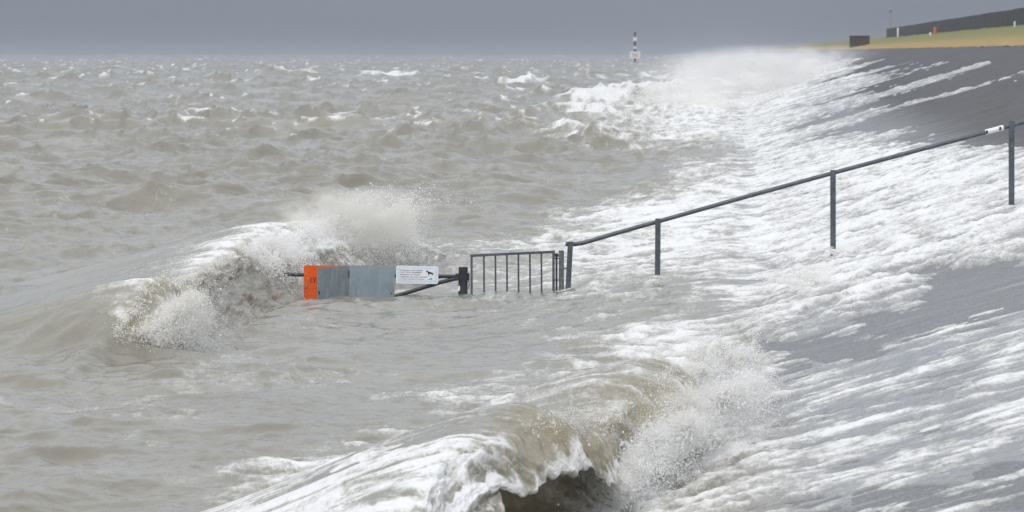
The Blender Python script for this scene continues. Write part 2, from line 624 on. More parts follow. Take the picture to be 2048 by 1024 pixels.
# crests of the three breakers near us: x, y, height, curl, lip
CREST_F = [(-0.75, 18.5, 0.05, 0.0, 0.6), (-0.55, 20.5, 0.25, 0.0, 0.7), (-0.50, 22.0, 0.50, 0.0, 0.7), (-0.37, 22.75, 0.61, 0.25, 0.68), (-0.28, 23.2, 0.66, 1.0, 0.62),
           (-0.09, 24.0, 0.70, 1.0, 0.66), (0.18, 24.8, 0.64, 0.9, 0.85), (0.36, 25.6, 0.58, 0.6, 0.7), (0.55, 26.5, 0.68, 1.0, 1.0),
           (0.75, 27.4, 0.72, 0.95, 0.9), (1.00, 28.5, 0.62, 0.55, 0.75), (1.35, 30.0, 0.52, 0.12, 0.7), (1.75, 31.5, 0.38, 0.0, 0.6), (2.2, 33.5, 0.12, 0.0, 0.5)]
CREST_L = [(-3.95, 35.0, 0.02, 0.0, 0.6), (-3.85, 36.4, 0.08, 0.0, 0.7), (-3.75, 37.4, 0.22, 0.0, 0.8), (-3.66, 38.2, 0.50, 0.30, 0.95), (-3.58, 38.9, 0.66, 0.45, 0.9),
           (-3.5, 40.0, 0.58, 0.20, 0.7), (-3.45, 42.0, 0.50, 0.05, 0.7), (-3.38, 44.3, 0.54, 0.0, 0.7), (-3.18, 47.0, 0.66, 0.0, 0.8),
           (-2.45, 50.2, 0.78, 0.0, 0.9), (-1.75, 53.0, 0.64, 0.0, 0.8), (-1.25, 54.8, 0.28, 0.0, 0.6), (-0.8, 56.5, 0.04, 0.0, 0.5)]


def crest_field(X, Y, crest, pad=6.0):
    P = spline(crest, 120)
    d = np.full(X.shape, 99.0)
    H = np.zeros(X.shape)
    sel = (X > P[:, 0].min() - pad) & (X < P[:, 0].max() + pad) & (Y > P[:, 1].min() - 2) & (Y < P[:, 1].max() + 2)
    xs, ys = X[sel], Y[sel]
    # crests run almost along y: signed distance measured across them
    cx = np.interp(ys, P[:, 1], P[:, 0])
    dd = (xs - cx) * 0.98
    d[sel] = dd
    H[sel] = np.interp(ys, P[:, 1], P[:, 2], left=0, right=0)
    return d, H


T1 = Tile(71.0, 512, 1.0, 11.0, 1.3, 3, 3.0)
T2 = Tile(23.0, 512, 1.0, 3.2, 0.35, 5, 2.0)
T3 = Tile(7.3, 512, 1.0, 0.9, 0.10, 9, 1.5)


def sea_surface(X, Y):
    u = X - shore_x(Y)
    zs = SLOPE * u
    zb = np.maximum(zs, 0.0)
    px, py = 1024 + F_PX * X / Y, HOR + F_PX * (CAM_H - zb) / Y
    wx, wy = 0.9 * fbm(X * 0.35, Y * 0.12, 3, seed=2), 1.8 * fbm(X * 0.35, Y * 0.12, 3, seed=4)
    cov = cover(px + 45 * wx, py + 4 * wy)
    far = sstep(45, 170, Y)
    deep = sstep(0.5, -6.0, u)
    A1 = (0.055 + 0.16 * sstep(50, 170, Y) + 0.06 * sstep(200, 400, Y)) * (0.15 + 0.85 * deep)
    A2 = (0.038 + 0.054 * sstep(45, 100, Y)) * (0.35 + 0.65 * deep) * (0.9 + 0.6 * fbm(X * 0.05, Y * 0.03, 2, seed=8))
    A3 = (0.013 + 0.012 * far) * (0.5 + 0.5 * deep) * sstep(500, 250, Y)
    m1, m2, m3 = T1(X, Y), T2(X, Y), T3(X, Y)
    z = A1 * m1[..., 0] + A2 * m2[..., 0] + A3 * m3[..., 0]
    ch = 1.0
    dx = ch * (A1 * m1[..., 1] + A2 * m2[..., 1] + 0.4 * A3 * m3[..., 1])
    dy = ch * (A1 * m1[..., 2] + A2 * m2[..., 2] + 0.4 * A3 * m3[..., 2])
    # whitecaps where the crests fold over
    fold = 1.9 * A1 * (1 - m1[..., 3]) + 0.9 * A2 * (1 - m2[..., 3]) * (1 - 0.6 * far)
    patch = fbm(X * 0.07, Y * 0.02, 3, seed=21)
    cap = sstep(0.42, 0.80, fold + 0.60 * patch - 0.24 + 0.10 * sstep(400, 150, Y)) * (0.15 + 0.85 * far)
    cap = cap * np.clip(0.75 + 0.8 * fbm(X * 0.9, Y * 0.25, 4, seed=22), 0, 1.2)
    wl2 = fbm(X * 0.25, Y * 0.08, 3, seed=24)
    lines = sstep(0.55, 0.95, ridged(X * 0.55 + 0.8 * wl2, Y * 0.5 + 0.30 * X, 4, 0.6, seed=23) + 0.7 * wl2)
    foam = np.maximum(0.9 * cap, 0.42 * lines * sstep(140, 60, Y))
    # set-up of the water against the dike
    eta = np.clip(0.27 + 0.115 * u, 0, 0.32) * sstep(35, 46, Y)
    z = z + eta
    # crests of the near breakers
    for crest, wide in ((CREST_F, 1.55), (CREST_L, 1.7)):
        d, H = crest_field(X, Y, crest)
        Hs = np.maximum(H, 1e-3)
        q = d / Hs
        back = np.exp(-(np.minimum(q + 0.35, 0) / wide) ** 2)
        front = np.exp(-(np.maximum(q + 0.35, 0) / (0.18 + (1.3 * sstep(38.9, 37.6, Y) if wide > 1.6 else 0.0))) ** 2)
        z = z + (0.86 if wide < 1.6 else 0.74) * H * np.where(q < -0.35, back, front) - 0.12 * H * np.exp(-((q - 0.9) / 0.8) ** 2)
    # rollers breaking farther along the dike
    for (cx, cy, sx, sy, h) in ((2.9, 128, 1.6, 3.2, 0.62), (1.7, 133, 1.2, 3.0, 0.45), (3.2, 165, 1.8, 4.0, 0.7), (4.6, 205, 3.2, 6.0, 0.9), (9.0, 225, 2.5, 8.0, 1.0), (7.0, 240, 3.0, 8.0, 1.1), (-12.5, 420, 4.0, 8.0, 1.0), (-25, 445, 4.5, 7.0, 1.0), (1.2, 330, 3.0, 6.0, 0.7)):
        g = np.exp(-((X - cx - 0.2 * (Y - cy)) / sx) ** 2 - ((Y - cy) / sy) ** 2)
        z = z + h * g * (1 + 0.5 * fbm(X * 1.2, Y * 0.5, 3, seed=31))
        foam = np.maximum(foam, sstep(0.30, 0.85, g * 0.55 + 0.95 * g * ridged(X * 1.7, Y * 0.4, 4, 0.65, seed=33)) * 0.8)
    # swash on the slope
    sx_, sy_ = u * 0.55, Y * 1.0
    warp = 0.6 * fbm(u * 0.5, Y * 0.4, 2, seed=41)
    st1 = fbm(sx_ * 0.8 + warp, sy_ * 0.55, 5, 0.55, seed=42)
    st2 = fbm(sx_ * 3.6 + warp, sy_ * 1.7, 4, 0.6, seed=43)
    lace = ridged(sx_ * 2.6 + warp, sy_ * 1.1 + warp, 5, 0.6, seed=45)
    near = sstep(40, 33, Y) * sstep(0.2, 1.2, u)
    fing = fbm(u * 0.07 + 0.15 * warp, Y * 0.075, 4, 0.6, seed=48) * sstep(75, 120, Y) * sstep(0.0, 2.5, u)
    strk = fbm(u * 0.55 + warp, Y * 2.6 + 0.5 * warp, 5, 0.6, seed=49)
    sw = cov + 0.45 * st1 + 0.28 * st2 + 0.10 * lace + 1.3 * fing + near * (0.45 * strk + 0.06)
    thick = np.where(sw > 0.42, 0.11 * np.sqrt(np.maximum(sw - 0.42, 0)), 0.25 * (sw - 0.42))
    thick = thick * np.where(thick > 0, 1 - 0.72 * near, 1) * (0.8 + 0.6 * st2) + np.clip((sw - 0.42) * 4, 0, 1) * (0.022 * lace + 0.024 * st2) * (1 - 0.6 * near)
    wet = sstep(0.16, 0.30, cov + 0.15 * st1) * near
    thick = np.maximum(thick, wet * 0.010 - (1 - wet) * 0.4)
    zw = np.minimum(zs, SLOPE * 10.6) + thick - 4.0 * sstep(9.0, 10.6, u)
    foam_sw = np.clip(0.52 * cov + 0.32 * st1 + 0.50 * lace + 0.45 * st2 - 0.02 + near * (0.75 * strk - 0.07) + 0.35 * fing, 0, 1)
    foam_open = np.clip(0.85 * cov + 0.35 * st1 + 0.50 * lace + 0.30 * st2 - 0.20, 0, 1) * sstep(0.02, 0.25, cov)
    inshore = sstep(-0.6, 0.5, u)
    foam = np.maximum(foam, 0.95 * np.exp(-((X - 1.5 - 0.25 * (Y - 27.7)) / 0.30) ** 2 - ((Y - 27.7) / 1.6) ** 2))
    for qx in (1137, 1123, 1316, 1666, 925, 943, 2023):
        foam = np.maximum(foam, 0.7 * np.exp(-((X - (qx - 1024) / 170.2) / 0.10) ** 2 - ((Y - 46.9) / 0.5) ** 2))
    foam = np.maximum(foam, foam_open * (1 - inshore) + foam_sw * inshore)
    z = z + 0.050 * sstep(0.1, 0.5, cov) * (0.6 * lace + st2) * (1 - inshore)
    zf = np.where(u > -3, smax(z, zw, 0.06), z)
    # high on the slope only the swash decides
    hi = sstep(0.3, 1.4, u)
    zf = zf * (1 - hi) + (zw + 0.3 * (z - eta) * (sw > 0.42)) * hi
    far_dx = 1 - sstep(-1.5, 0.5, u)
    thin = np.clip(0.55 * cap * (1 - foam), 0, 1)
    film = sstep(0.2, 1.2, u) * sstep(0.13, 0.05, thick)
    return X + dx * far_dx, Y + 0.55 * dy * far_dx, zf, foam, thin, film


def build_sea():
    blocks = [(1.0 / np.linspace(1 / 17.5, 1 / 60.0, 760), 1041), (1.0 / np.linspace(1 / 60.0, 1 / 200.0, 420), 521), (np.geomspace(200.0, 12000.0, 640), 261)]
    verts, quads, foam, thin, film, base = [], [], [], [], [], 0
    prev = None
    for bi, (ys, nc) in enumerate(blocks):
        a = np.linspace(0.0, 1.0, nc)
        rows = ys if bi == 0 else ys[1:]
        A, YY = np.meshgrid(a, rows)
        X = (-0.150 * YY - 1.2) * (1 - A) + (0.150 * YY + 1.9) * A
        x, y, z, f, t, fi = sea_surface(X.astype(np.float64), YY.astype(np.float64))
        V = np.stack([x, y, z], -1)
        if bi < len(blocks) - 1:                 # the last row carries the coarser next block
            V[-1, 1::2] = 0.5 * (V[-1, 0:-1:2] + V[-1, 2::2])
        n0 = base
        idx = np.arange(V.shape[0] * nc).reshape(V.shape[0], nc) + base
        if prev is not None:
            idx = np.vstack([prev[None, ::2], idx])
        q = np.stack([idx[:-1, :-1], idx[:-1, 1:], idx[1:, 1:], idx[1:, :-1]], -1).reshape(-1, 4)
        verts.append(V.reshape(-1, 3)); quads.append(q); foam.append(f.ravel()); thin.append(t.ravel()); film.append(fi.ravel())
        base += V.shape[0] * nc
        prev = idx[-1]
    o = mesh_np('sea', np.vstack(verts), np.vstack(quads), M['water'], {'foam': np.concatenate(foam), 'thin': np.concatenate(thin), 'film': np.concatenate(film)})
    return tag(o, 'rough grey brown storm sea with foam running up the dike', kind='structure')


sea = build_sea()

# ------------------------------------------------------------------ breaking waves: sheets that curl over
PROF1 = np.array([(-4.0, -0.25), (-2.7, 0.05), (-1.7, 0.42), (-0.85, 0.78), (-0.28, 0.96), (0.08, 1.0), (0.38, 0.94), (0.60, 0.78), (0.74, 0.55), (0.80, 0.30),
                  (0.74, 0.32), (0.64, 0.56), (0.44, 0.74), (0.16, 0.73), (-0.08, 0.52), (-0.12, 0.27), (0.06, 0.07), (0.5, -0.08), (1.1, -0.24), (1.8, -0.7)])
PROF0 = np.array([(-4.0, -0.25), (-2.7, 0.05), (-1.7, 0.42), (-0.85, 0.78), (-0.28, 0.96), (0.03, 1.0), (0.17, 0.96), (0.28, 0.88), (0.37, 0.78), (0.44, 0.68),
                  (0.50, 0.59), (0.55, 0.51), (0.60, 0.43), (0.66, 0.35), (0.73, 0.27), (0.82, 0.18), (0.95, 0.07), (1.15, -0.05), (1.4, -0.24), (1.8, -0.7)])


def breaker(name, crest, ns, nt, y_range, foam_f, seed, label, base_z=0.0, wide=1.0, rough=1.0):
    P = spline(crest, ns * 2)
    P = P[(P[:, 1] >= y_range[0]) & (P[:, 1] <= y_range[1])]
    n = len(P)
    s_len = np.concatenate([[0], np.cumsum(np.hypot(*np.diff(P[:, :2], axis=0).T))])
    tt = np.linspace(0, 1, nt)
    p1, p0 = spline(PROF1, nt), spline(PROF0, nt)
    S, T = np.meshgrid(s_len, tt, indexing='ij')
    P[:, 2] *= 1 + 0.16 * fbm(s_len * 0.55, s_len * 0 + seed, 3, 0.6, seed=seed + 11)
    H, cur, lip = P[:, 2][:, None], np.clip(P[:, 3], 0, 1)[:, None], P[:, 4][:, None]
    cur = np.clip(cur * (1 + 0.25 * fbm(S[:, :1] * 0.9, S[:, :1] * 0, 2, seed=seed)), 0, 1)
    jag = 1 + 0.16 * fbm(S * 2.2, T * 0.6, 3, seed=seed + 1) + 0.10 * fbm(S * 9.0, T * 0.8, 3, seed=seed + 2)
    q = cur * lip
    D = p0[:, 0][None] * (1 - cur) + p1[:, 0][None] * cur
    Z = p0[:, 1][None] * (1 - cur) + p1[:, 1][None] * cur
    D = np.where(D < 0, D * wide, D)
    front = sstep(0.22, 0.42, T) * sstep(0.80, 0.60, T)
    k = 1 + (lip * jag - 1) * front
    D = D * (1 + 0.5 * (k - 1))
    Z = 1 - (1 - Z) * k
    # flow lines that run over the crest, and lumps
    flow = fbm(S * 6.0 + 2.2 * fbm(S * 1.0, T * 4.0, 3, seed=seed + 3), T * 7.0, 5, 0.6, seed=seed + 4)
    lump = fbm(S * 1.6, T * 7.0, 4, 0.5, seed=seed + 5)
    big = fbm(S * 0.55, T * 3.0, 3, 0.5, seed=seed + 9)
    edge = sstep(0.0, 0.12, T) * sstep(1.0, 0.88, T)
    foam, thin = foam_f(S, T, P[:, 1][:, None] + 0 * T, flow, lump)
    Z = Z * H + (0.050 * lump + 0.010 * flow + 0.06 * rough * big + 0.018 * foam * (0.5 + lump)) * edge * np.minimum(1, H / 0.4)
    Z = Z - 0.10 * sstep(0.22, 0.0, H)
    if wide > 1:
        Z = Z - 0.30 * sstep(38.3, 37.1, P[:, 1])[:, None]
    D = D * H + (0.05 * lump + 0.02 * flow + 0.08 * big) * edge * np.minimum(1, H / 0.4)
    tx, ty = np.gradient(P[:, 0]), np.gradient(P[:, 1])
    L = np.hypot(tx, ty)
    nx, ny = (ty / L)[:, None], (-tx / L)[:, None]
    X = P[:, 0][:, None] + nx * D
    Y = P[:, 1][:, None] + ny * D + 0.10 * fbm(S * 1.1, T * 4, 3, seed=seed + 7) * edge
    V = np.stack([X, Y, Z + base_z], -1)
    o = mesh_np(name, V.reshape(-1, 3), grid_quads(n, nt)[:, ::-1], M['water'], {'foam': foam.ravel(), 'thin': thin.ravel()})
    return tag(o, label, 'wave', 'waves breaking in front of the dike'), P


def foam_front(S, T, Y, flow, lump):
    lipz = np.exp(-((T - 0.47) / 0.05) ** 2)
    strand = ridged(S * 2.6 + 1.2 * lump, T * 9.0 + 0.8 * flow, 4, 0.6, seed=61)
    f = 0.40 * lipz + 0.50 * flow + 0.30 * lump + 0.22 * strand + 0.18
    f = f + (0.24 + 0.42 * strand) * sstep(23.4, 22.6, Y) * sstep(0.05, 0.2, T)
    f = f + 0.40 * sstep(0.22, 0.05, T) + 0.25 * sstep(28.0, 29.5, Y)
    f = f - 0.45 * sstep(0.52, 0.60, T) * sstep(0.95, 0.8, T) + 0.6 * sstep(0.70, 0.78, T) * sstep(24.3, 25.0, Y)
    f = f + 0.10 * sstep(24.4, 25.2, Y)
    thin = np.exp(-((T - 0.40) / 0.10) ** 2) * sstep(22.5, 23.5, Y) * (0.6 + 0.6 * lump)
    thin = np.maximum(thin, 0.75 * sstep(0.50, 0.56, T) * sstep(0.88, 0.78, T) * sstep(22.5, 23.2, Y) * sstep(25.5, 24.8, Y))  # brown glow inside the hollow, put into the colour as if thin
    return np.clip(f, 0, 1), np.clip(thin, 0, 1)


def foam_left(S, T, Y, flow, lump):
    lipz = np.exp(-((T - 0.48) / 0.14) ** 2)
    f = (0.62 + 0.4 * ridged(S * 3.0, T * 7.0, 4, 0.6, seed=83)) * lipz * np.exp(-((Y - 38.7) / 1.2) ** 2) + 0.5 * flow + 0.30 * lump + 0.10
    f = f + 0.35 * np.exp(-((T - 0.24) / 0.05) ** 2)
    f = f - 0.35 * sstep(0.55, 0.65, T) + (0.16 + 0.30 * ridged(S * 2.2, T * 8.0, 4, 0.6, seed=81)) * sstep(42, 46, Y) * sstep(0.1, 0.2, T) * sstep(0.95, 0.7, T) + 0.40 * sstep(46, 48, Y) * sstep(0.25, 0.35, T) * sstep(0.95, 0.75, T)
    thin = np.exp(-((T - 0.30) / 0.08) ** 2) * (0.4 + 0.6 * lump)
    return np.clip(f, 0, 1), np.clip(thin, 0, 1)


wave_f, PF = breaker('breaking_wave', CREST_F, 420, 230, (18.6, 33.3), foam_front, 50,
                     'curling brown wave with white lip and dark hollow at the bottom of the picture')
wave_l, PL = breaker('breaking_wave', CREST_L, 300, 170, (37.0, 56.3), foam_left, 70,
                     'tall breaking wave left of the orange board with spray along its crest', 0.0, 1.55, 1.15)

# ------------------------------------------------------------------ spray
def point_cloud(name, pts, rad, tone, label):
    me = bpy.data.meshes.new(name)
    me.vertices.add(len(pts))
    me.vertices.foreach_set('co', np.ascontiguousarray(pts, np.float32).ravel())
    for k, v in (('rad', rad), ('tone', tone)):
        a = me.attributes.new(k, 'FLOAT', 'POINT')
        a.data.foreach_set('value', np.ascontiguousarray(v, np.float32))
    me.update()
    me.materials.append(M['spray'])
    o = bpy.data.objects.new(name, me)
    col.objects.link(o)
    ng = bpy.data.node_groups.new('drops', 'GeometryNodeTree')
    ng.interface.new_socket('Geometry', in_out='INPUT', socket_type='NodeSocketGeometry')
    ng.interface.new_socket('Geometry', in_out='OUTPUT', socket_type='NodeSocketGeometry')
    gi, go = ng.nodes.new('NodeGroupInput'), ng.nodes.new('NodeGroupOutput')
    mp = ng.nodes.new('GeometryNodeMeshToPoints')
    na = ng.nodes.new('GeometryNodeInputNamedAttribute')
    na.data_type = 'FLOAT'
    na.inputs['Name'].default_value = 'rad'
    sm = ng.nodes.new('GeometryNodeSetMaterial')
    sm.inputs['Material'].default_value = M['spray']
    ng.links.new(gi.outputs[0], mp.inputs['Mesh'])
    ng.links.new(na.outputs['Attribute'], mp.inputs['Radius'])
    ng.links.new(mp.outputs[0], sm.inputs['Geometry'])
    ng.links.new(sm.outputs[0], go.inputs[0])
    md = o.modifiers.new('drops', 'NODES')
    md.node_group = ng
    return tag(o, label, 'spray', kind='stuff')


def jets(origins, n_jets, n_drops, v0, cone, r_mean, seed, wind=(0.6, -0.1), t_max=0.30, spread=0.035, up=1.0, fwd=(0.5, -0.15)):
    r = np.random.default_rng(seed)
    oi = r.integers(0, len(origins), n_jets)
    O = np.asarray(origins)[oi] + r.normal(0, 0.03, (n_jets, 3)) * [1, 2, 0.6]
    dirs = np.stack([fwd[0] + cone * r.normal(size=n_jets), fwd[1] + cone * r.normal(size=n_jets), up * (0.35 + np.abs(r.normal(0.5, 0.45, n_jets)))], -1)
    sp = v0 * np.minimum(r.gamma(3.0, 1 / 3.0, n_jets), 1.9)
    j = r.integers(0, n_jets, n_drops)
    t = t_max * r.beta(1.1, 1.6, n_drops) * 1.3
    v = dirs[j] * sp[j][:, None]
    p = O[j] + v * t[:, None]
    p[:, 2] -= 4.9 * t ** 2
    p[:, 0] += wind[0] * t ** 2
    p[:, 1] += wind[1] * t ** 2
    p += r.normal(size=(n_drops, 3)) * (spread * (0.25 + 2.2 * t / t_max))[:, None]
    rad = r_mean * np.clip(r.lognormal(-0.35, 0.60, n_drops), 0.2, 4.5) * (1.15 - 0.6 * t / (1.3 * t_max))
    tone = np.clip(0.35 + 0.9 * t / t_max + r.normal(0, 0.15, n_drops), 0, 1)
    return p, rad, tone


def crest_pts(P, y0, y1, dd, dz, n=60):
    k = (P[:, 1] >= y0) & (P[:, 1] <= y1)
    Q = P[k]
    i = np.linspace(0, len(Q) - 1, n).astype(int)
    Q = Q[i]
    return np.stack([Q[:, 0] + dd * Q[:, 2], Q[:, 1], Q[:, 2] * dz], -1)


def join(*a):
    return [np.concatenate([x[i] for x in a]) for i in range(3)]


p, rd, tn = join(
    jets(crest_pts(PL, 37.7, 39.4, 0.65, 0.80), 220, 30000, 0.8, 0.30, 0.0029, 1, t_max=0.22, up=0.15),
    jets(crest_pts(PL, 37.8, 39.2, 0.75, 0.45), 160, 26000, 0.4, 0.30, 0.0031, 2, t_max=0.22, up=0.25),
    jets(crest_pts(PL, 37.5, 45.5, 0.1, 0.98), 140, 20000, 0.6, 0.4, 0.0027, 3, t_max=0.22),
    jets(crest_pts(PL, 46.3, 50.5, 0.1, 0.80), 300, 170000, 0.95, 0.32, 0.0036, 4, t_max=0.27, up=0.75),
    jets(crest_pts(PL, 46.5, 53.0, 0.35, 0.60), 240, 170000, 0.7, 0.35, 0.0038, 6, t_max=0.28, up=0.6),
    jets(crest_pts(PL, 50.0, 53.2, 0.2, 0.80), 240, 180000, 1.25, 0.30, 0.0036, 5, t_max=0.30, up=0.9))
tn = np.clip(tn + 0.15, 0, 1)
point_cloud('sea_spray', p, rd, tn, 'white spray thrown up along the crest behind the orange board')

sp_c = [tuple(at(x, y, Y)) for x, y, Y in ((1290, 850, 26.6), (1300, 870, 26.3), (1320, 830, 26.9), (1340, 800, 27.4), (1360, 850, 26.5), (1380, 820, 27.2), (1270, 890, 26.0), (1310, 890, 26.0), (1250, 925, 25.5), (1240, 940, 25.2), (1440, 795, 27.6), (1460, 785, 27.8), (1490, 770, 28.2))]
sp_d = [tuple(at(x, y, Y)) for x, y, Y in ((1215, 940, 25.2), (1225, 950, 25.0), (1230, 930, 25.3), (1240, 960, 24.9))]
sp_e = [tuple(at(x, y, Y)) for x, y, Y in ((1400, 720, 29.3), (1440, 700, 29.8), (1470, 720, 29.6), (1390, 740, 28.8), (1500, 715, 30.1))]
p, rd, tn = join(
    jets(sp_c, 300, 300000, 0.75, 0.55, 0.0022, 11, t_max=0.22, spread=0.03, fwd=(0.35, -0.1), up=0.8),
    jets(sp_d, 140, 26000, 0.5, 0.45, 0.0018, 12, t_max=0.20, spread=0.025, fwd=(0.25, -0.1), up=0.8),
    jets(sp_e, 160, 68000, 0.7, 0.45, 0.0020, 13, t_max=0.22, spread=0.02, fwd=(0.1, -0.05), up=0.8),
    jets(crest_pts(PF, 23.6, 28.5, 0.45, 0.95), 240, 9000, 0.7, 0.5, 0.0018, 14, t_max=0.26, spread=0.02))
tn = np.clip(tn + 0.25, 0, 1)
point_cloud('sea_spray', p, rd, tn, 'white spray bursting from the foreground wave over the dike foot')

rl = np.random.default_rng(77)


def puff(px, py, Y, sx, sy, sz, n, r_mean, seed):
    r = np.random.default_rng(seed)
    c = at(px, py, Y)
    K = 34
    cc = np.array(c) + r.normal(size=(K, 3)) * [sx, sy, sz]
    ck = r.integers(0, K, n)
    q = cc[ck] + r.normal(size=(n, 3)) * np.array([sx, sy, sz]) * (0.12 + 0.38 * r.random(K)[ck] ** 2)[:, None]
    return q, r_mean * r.lognormal(-0.3, 0.5, n), np.clip(0.65 + r.normal(0, 0.2, n), 0, 1)


p, rd, tn = join(
    puff(1350, 195, 205, 1.1, 3.0, 0.32, 16000, 0.013, 21),
    puff(1420, 178, 212, 1.3, 3.0, 0.40, 18000, 0.013, 22),
    puff(1490, 155, 225, 1.3, 4.0, 0.50, 30000, 0.014, 23),
    puff(1575, 150, 235, 1.6, 4.0, 0.46, 26000, 0.014, 24),
    puff(1480, 205, 190, 1.5, 3.0, 0.25, 12000, 0.012, 25),
    puff(1530, 250, 140, 0.9, 3.0, 0.12, 8000, 0.008, 26),
    puff(1600, 290, 112, 0.8, 2.0, 0.08, 9000, 0.006, 27),
    puff(1230, 260, 150, 0.6, 2.0, 0.10, 2500, 0.008, 28),
    puff(1290, 290, 128, 0.9, 2.0, 0.10, 4000, 0.007, 29),
    puff(1600, 555, 42.3, 0.17, 0.5, 0.045, 12000, 0.0035, 30),
    puff(1672, 503, 46.7, 0.05, 0.1, 0.025, 1800, 0.003, 31))
tn = np.clip(tn + 0.25, 0, 1)
keep = (p[:, 2] > 0.05) & (p[:, 2] < 2.75)
point_cloud('sea_spray', p[keep], rd[keep], tn[keep], 'high white plume of spray where waves hit the far dike')

# ------------------------------------------------------------------ handrail, gate, barrier and boards at the dike crossing
YB = 47.0
PM = F_PX / YB                                   # photo pixels to a metre there


def bx(px):
    return (px - 1024.0) / PM


def bz(py):
    return CAM_H - (py - HOR) / PM


def top_level(name, px, py, label, cat, group=None, Y=YB):
    p = at(px, py, Y)
    return tag(empty(name, p), label, cat, group), p


# handrail: square posts, one bent pipe, a white repair sleeve
hr, o0 = top_level('handrail', 1388, 596, 'grey steel handrail running up the dike slope on square posts', 'handrail')
lx = lambda px: bx(px) - o0.x
lz = lambda py: bz(py) - o0.z
for cx, top, bot, lean in ((1141, 483, 640, 5), (1316, 437, 620, 1), (1666, 340, 540, 0), (2023, 241, 440, 0), (2378, 145, 345, 0)):
    h = lz(top) - lz(bot)
    mb = MB().box(-0.031, 0.031, -0.034, 0.034, 0, h, 0.004)
    mb.build('post', M['steel'], hr, False, (lx(cx) - lean / PM * 1.6, 0, lz(bot)), (0, math.atan2(lean / PM * 1.6, h), 0))
pts = [(1131, 488), (1150, 488.5), (1166, 486), (1190, 479), (1230, 467), (1316, 443), (1490, 394), (1666, 346), (1845, 298), (2023, 251), (2378, 155), (2440, 138)]
pp = [(lx(x), 0.0, lz(y)) for x, y in pts]
MB().tube(pp, 0.0255, 16).build('rail', M['steel'], hr, True)
sl = MB().tube([(lx(1971), 0, lz(264.5)), (lx(2007), 0, lz(255))], 0.031, 16).build('repair_sleeve', M['white_paint'], hr, True)
sl['label'] = 'white repair sleeve on the rail'
for px_, py_ in ((1973, 264), (1999.5, 257)):
    MB().tube([(lx(px_), -0.045, lz(py_) - 0.02), (lx(px_), -0.045, lz(py_) + 0.02)], 0.011, 8).build('clamp_bolt', M['black'], sl, True)

# gate: frame, six bars, hinge side stile
gt, o0 = top_level('gate', 1026, 640, 'dark grey steel bar gate with six upright bars standing in the water', 'gate')
gw = lambda x0, x1, y0, y1, t=0.02: MB().box(lx(x0), lx(x1), -t, t, lz(y1), lz(y0), 0.003)
gw(941, 945.5, 509, 640).build('stile', M['steel'], gt)
gw(1104.5, 1109.5, 501, 632).build('stile', M['steel'], gt)
MB().plate([(lx(940.5), lz(514)), (lx(1109.8), lz(506)), (lx(1109.8), lz(501)), (lx(940.5), lz(509))], -0.022, 0.022).build('top_rail', M['steel'], gt)
MB().plate([(lx(941), lz(640)), (lx(1109.5), lz(632)), (lx(1109.5), lz(627)), (lx(941), lz(635))], -0.019, 0.019).build('bottom_rail', M['steel'], gt)
for px_ in (967.5, 990.5, 1013.5, 1036.5, 1059.5, 1082.5):
    yt = 514 - 8 * (px_ - 941) / 168.0
    MB().box(-0.0105, 0.0105, -0.0105, 0.0105, 0, lz(yt - 1) - lz(634), 0.002).build('bar', M['steel'], gt, False, (lx(px_) + 0.006, 0, lz(634)), (0, -0.006, 0))

# hinge post beside the gate
gp, o0 = top_level('gate_post', 1123, 640, 'weathered grey wooden post between the bar gate and the handrail', 'post')
MB().box(lx(1117.5), lx(1128), -0.035, 0.035, lz(640), lz(500.5), 0.006).build('post', M['post_wood'], gp)
hp = MB().tube([(lx(1113), -0.01, lz(640)), (lx(1113), -0.01, lz(509))], 0.012, 12).build('hinge_rod', M['steel_dark'], gp, True)
MB().tube([(lx(1113), -0.01, lz(513)), (lx(1113), -0.01, lz(507))], 0.022, 12).build('cap', M['steel_dark'], hp, True)
for py_ in (512, 517, 560):
    MB().box(lx(1108), lx(1119), -0.012, 0.008, lz(py_ + 1.0), lz(py_ - 1.0)).build('hinge_strap', M['steel_dark'], gp)
MB().tube([(lx(1127), 0, lz(536.5)), (lx(1138), 0, lz(536))], 0.007, 8).build('tie_bolt', M['steel'], gp, True)

# swing barrier: thick post, arm, diagonal brace
br, o0 = top_level('swing_barrier', 925, 650, 'dark steel swing barrier arm on a thick round post in the water', 'barrier')
MB().tube([(lx(925), 0, lz(650)), (lx(926.5), 0, lz(534.5)), (lx(926.5), 0, lz(533.8))], [0.056, 0.054, 0.049], 20).build('post', M['steel_dark'], br, True)
cl = MB().tube([(lx(926.3), 0, lz(560.5)), (lx(926.4), 0, lz(548))], 0.066, 20).build('collar', M['steel_dark'], br, True)
MB().box(lx(935), lx(939), -0.03, 0.03, lz(560), lz(546), 0.004).build('lug', M['steel_dark'], cl)
MB().box(lx(911), lx(917), -0.035, 0.035, lz(561), lz(547), 0.004).build('lug', M['steel_dark'], cl)
MB().tube([(lx(915), 0, lz(553)), (lx(560), 0, lz(549))], 0.0225, 14).build('arm', M['steel_dark'], br, True)
MB().tube([(lx(916), 0, lz(556)), (lx(880), 0, lz(565)), (lx(770), 0, lz(599)), (lx(730), 0, lz(611))], 0.0235, 14).build('brace', M['steel_dark'], br, True)
wp = MB().plate([(lx(x), lz(y)) for x, y in ((915.5, 579), (918, 570), (920.5, 573), (920, 580), (917.5, 582))], -0.057, -0.05).build('sticker', M['white_paint'], br)
MB().tube([(lx(937), -0.02, lz(560)), (lx(938.5), -0.02, lz(570)), (lx(937), -0.02, lz(577))], 0.006, 8).build('chain', M['steel_dark'], br, True)


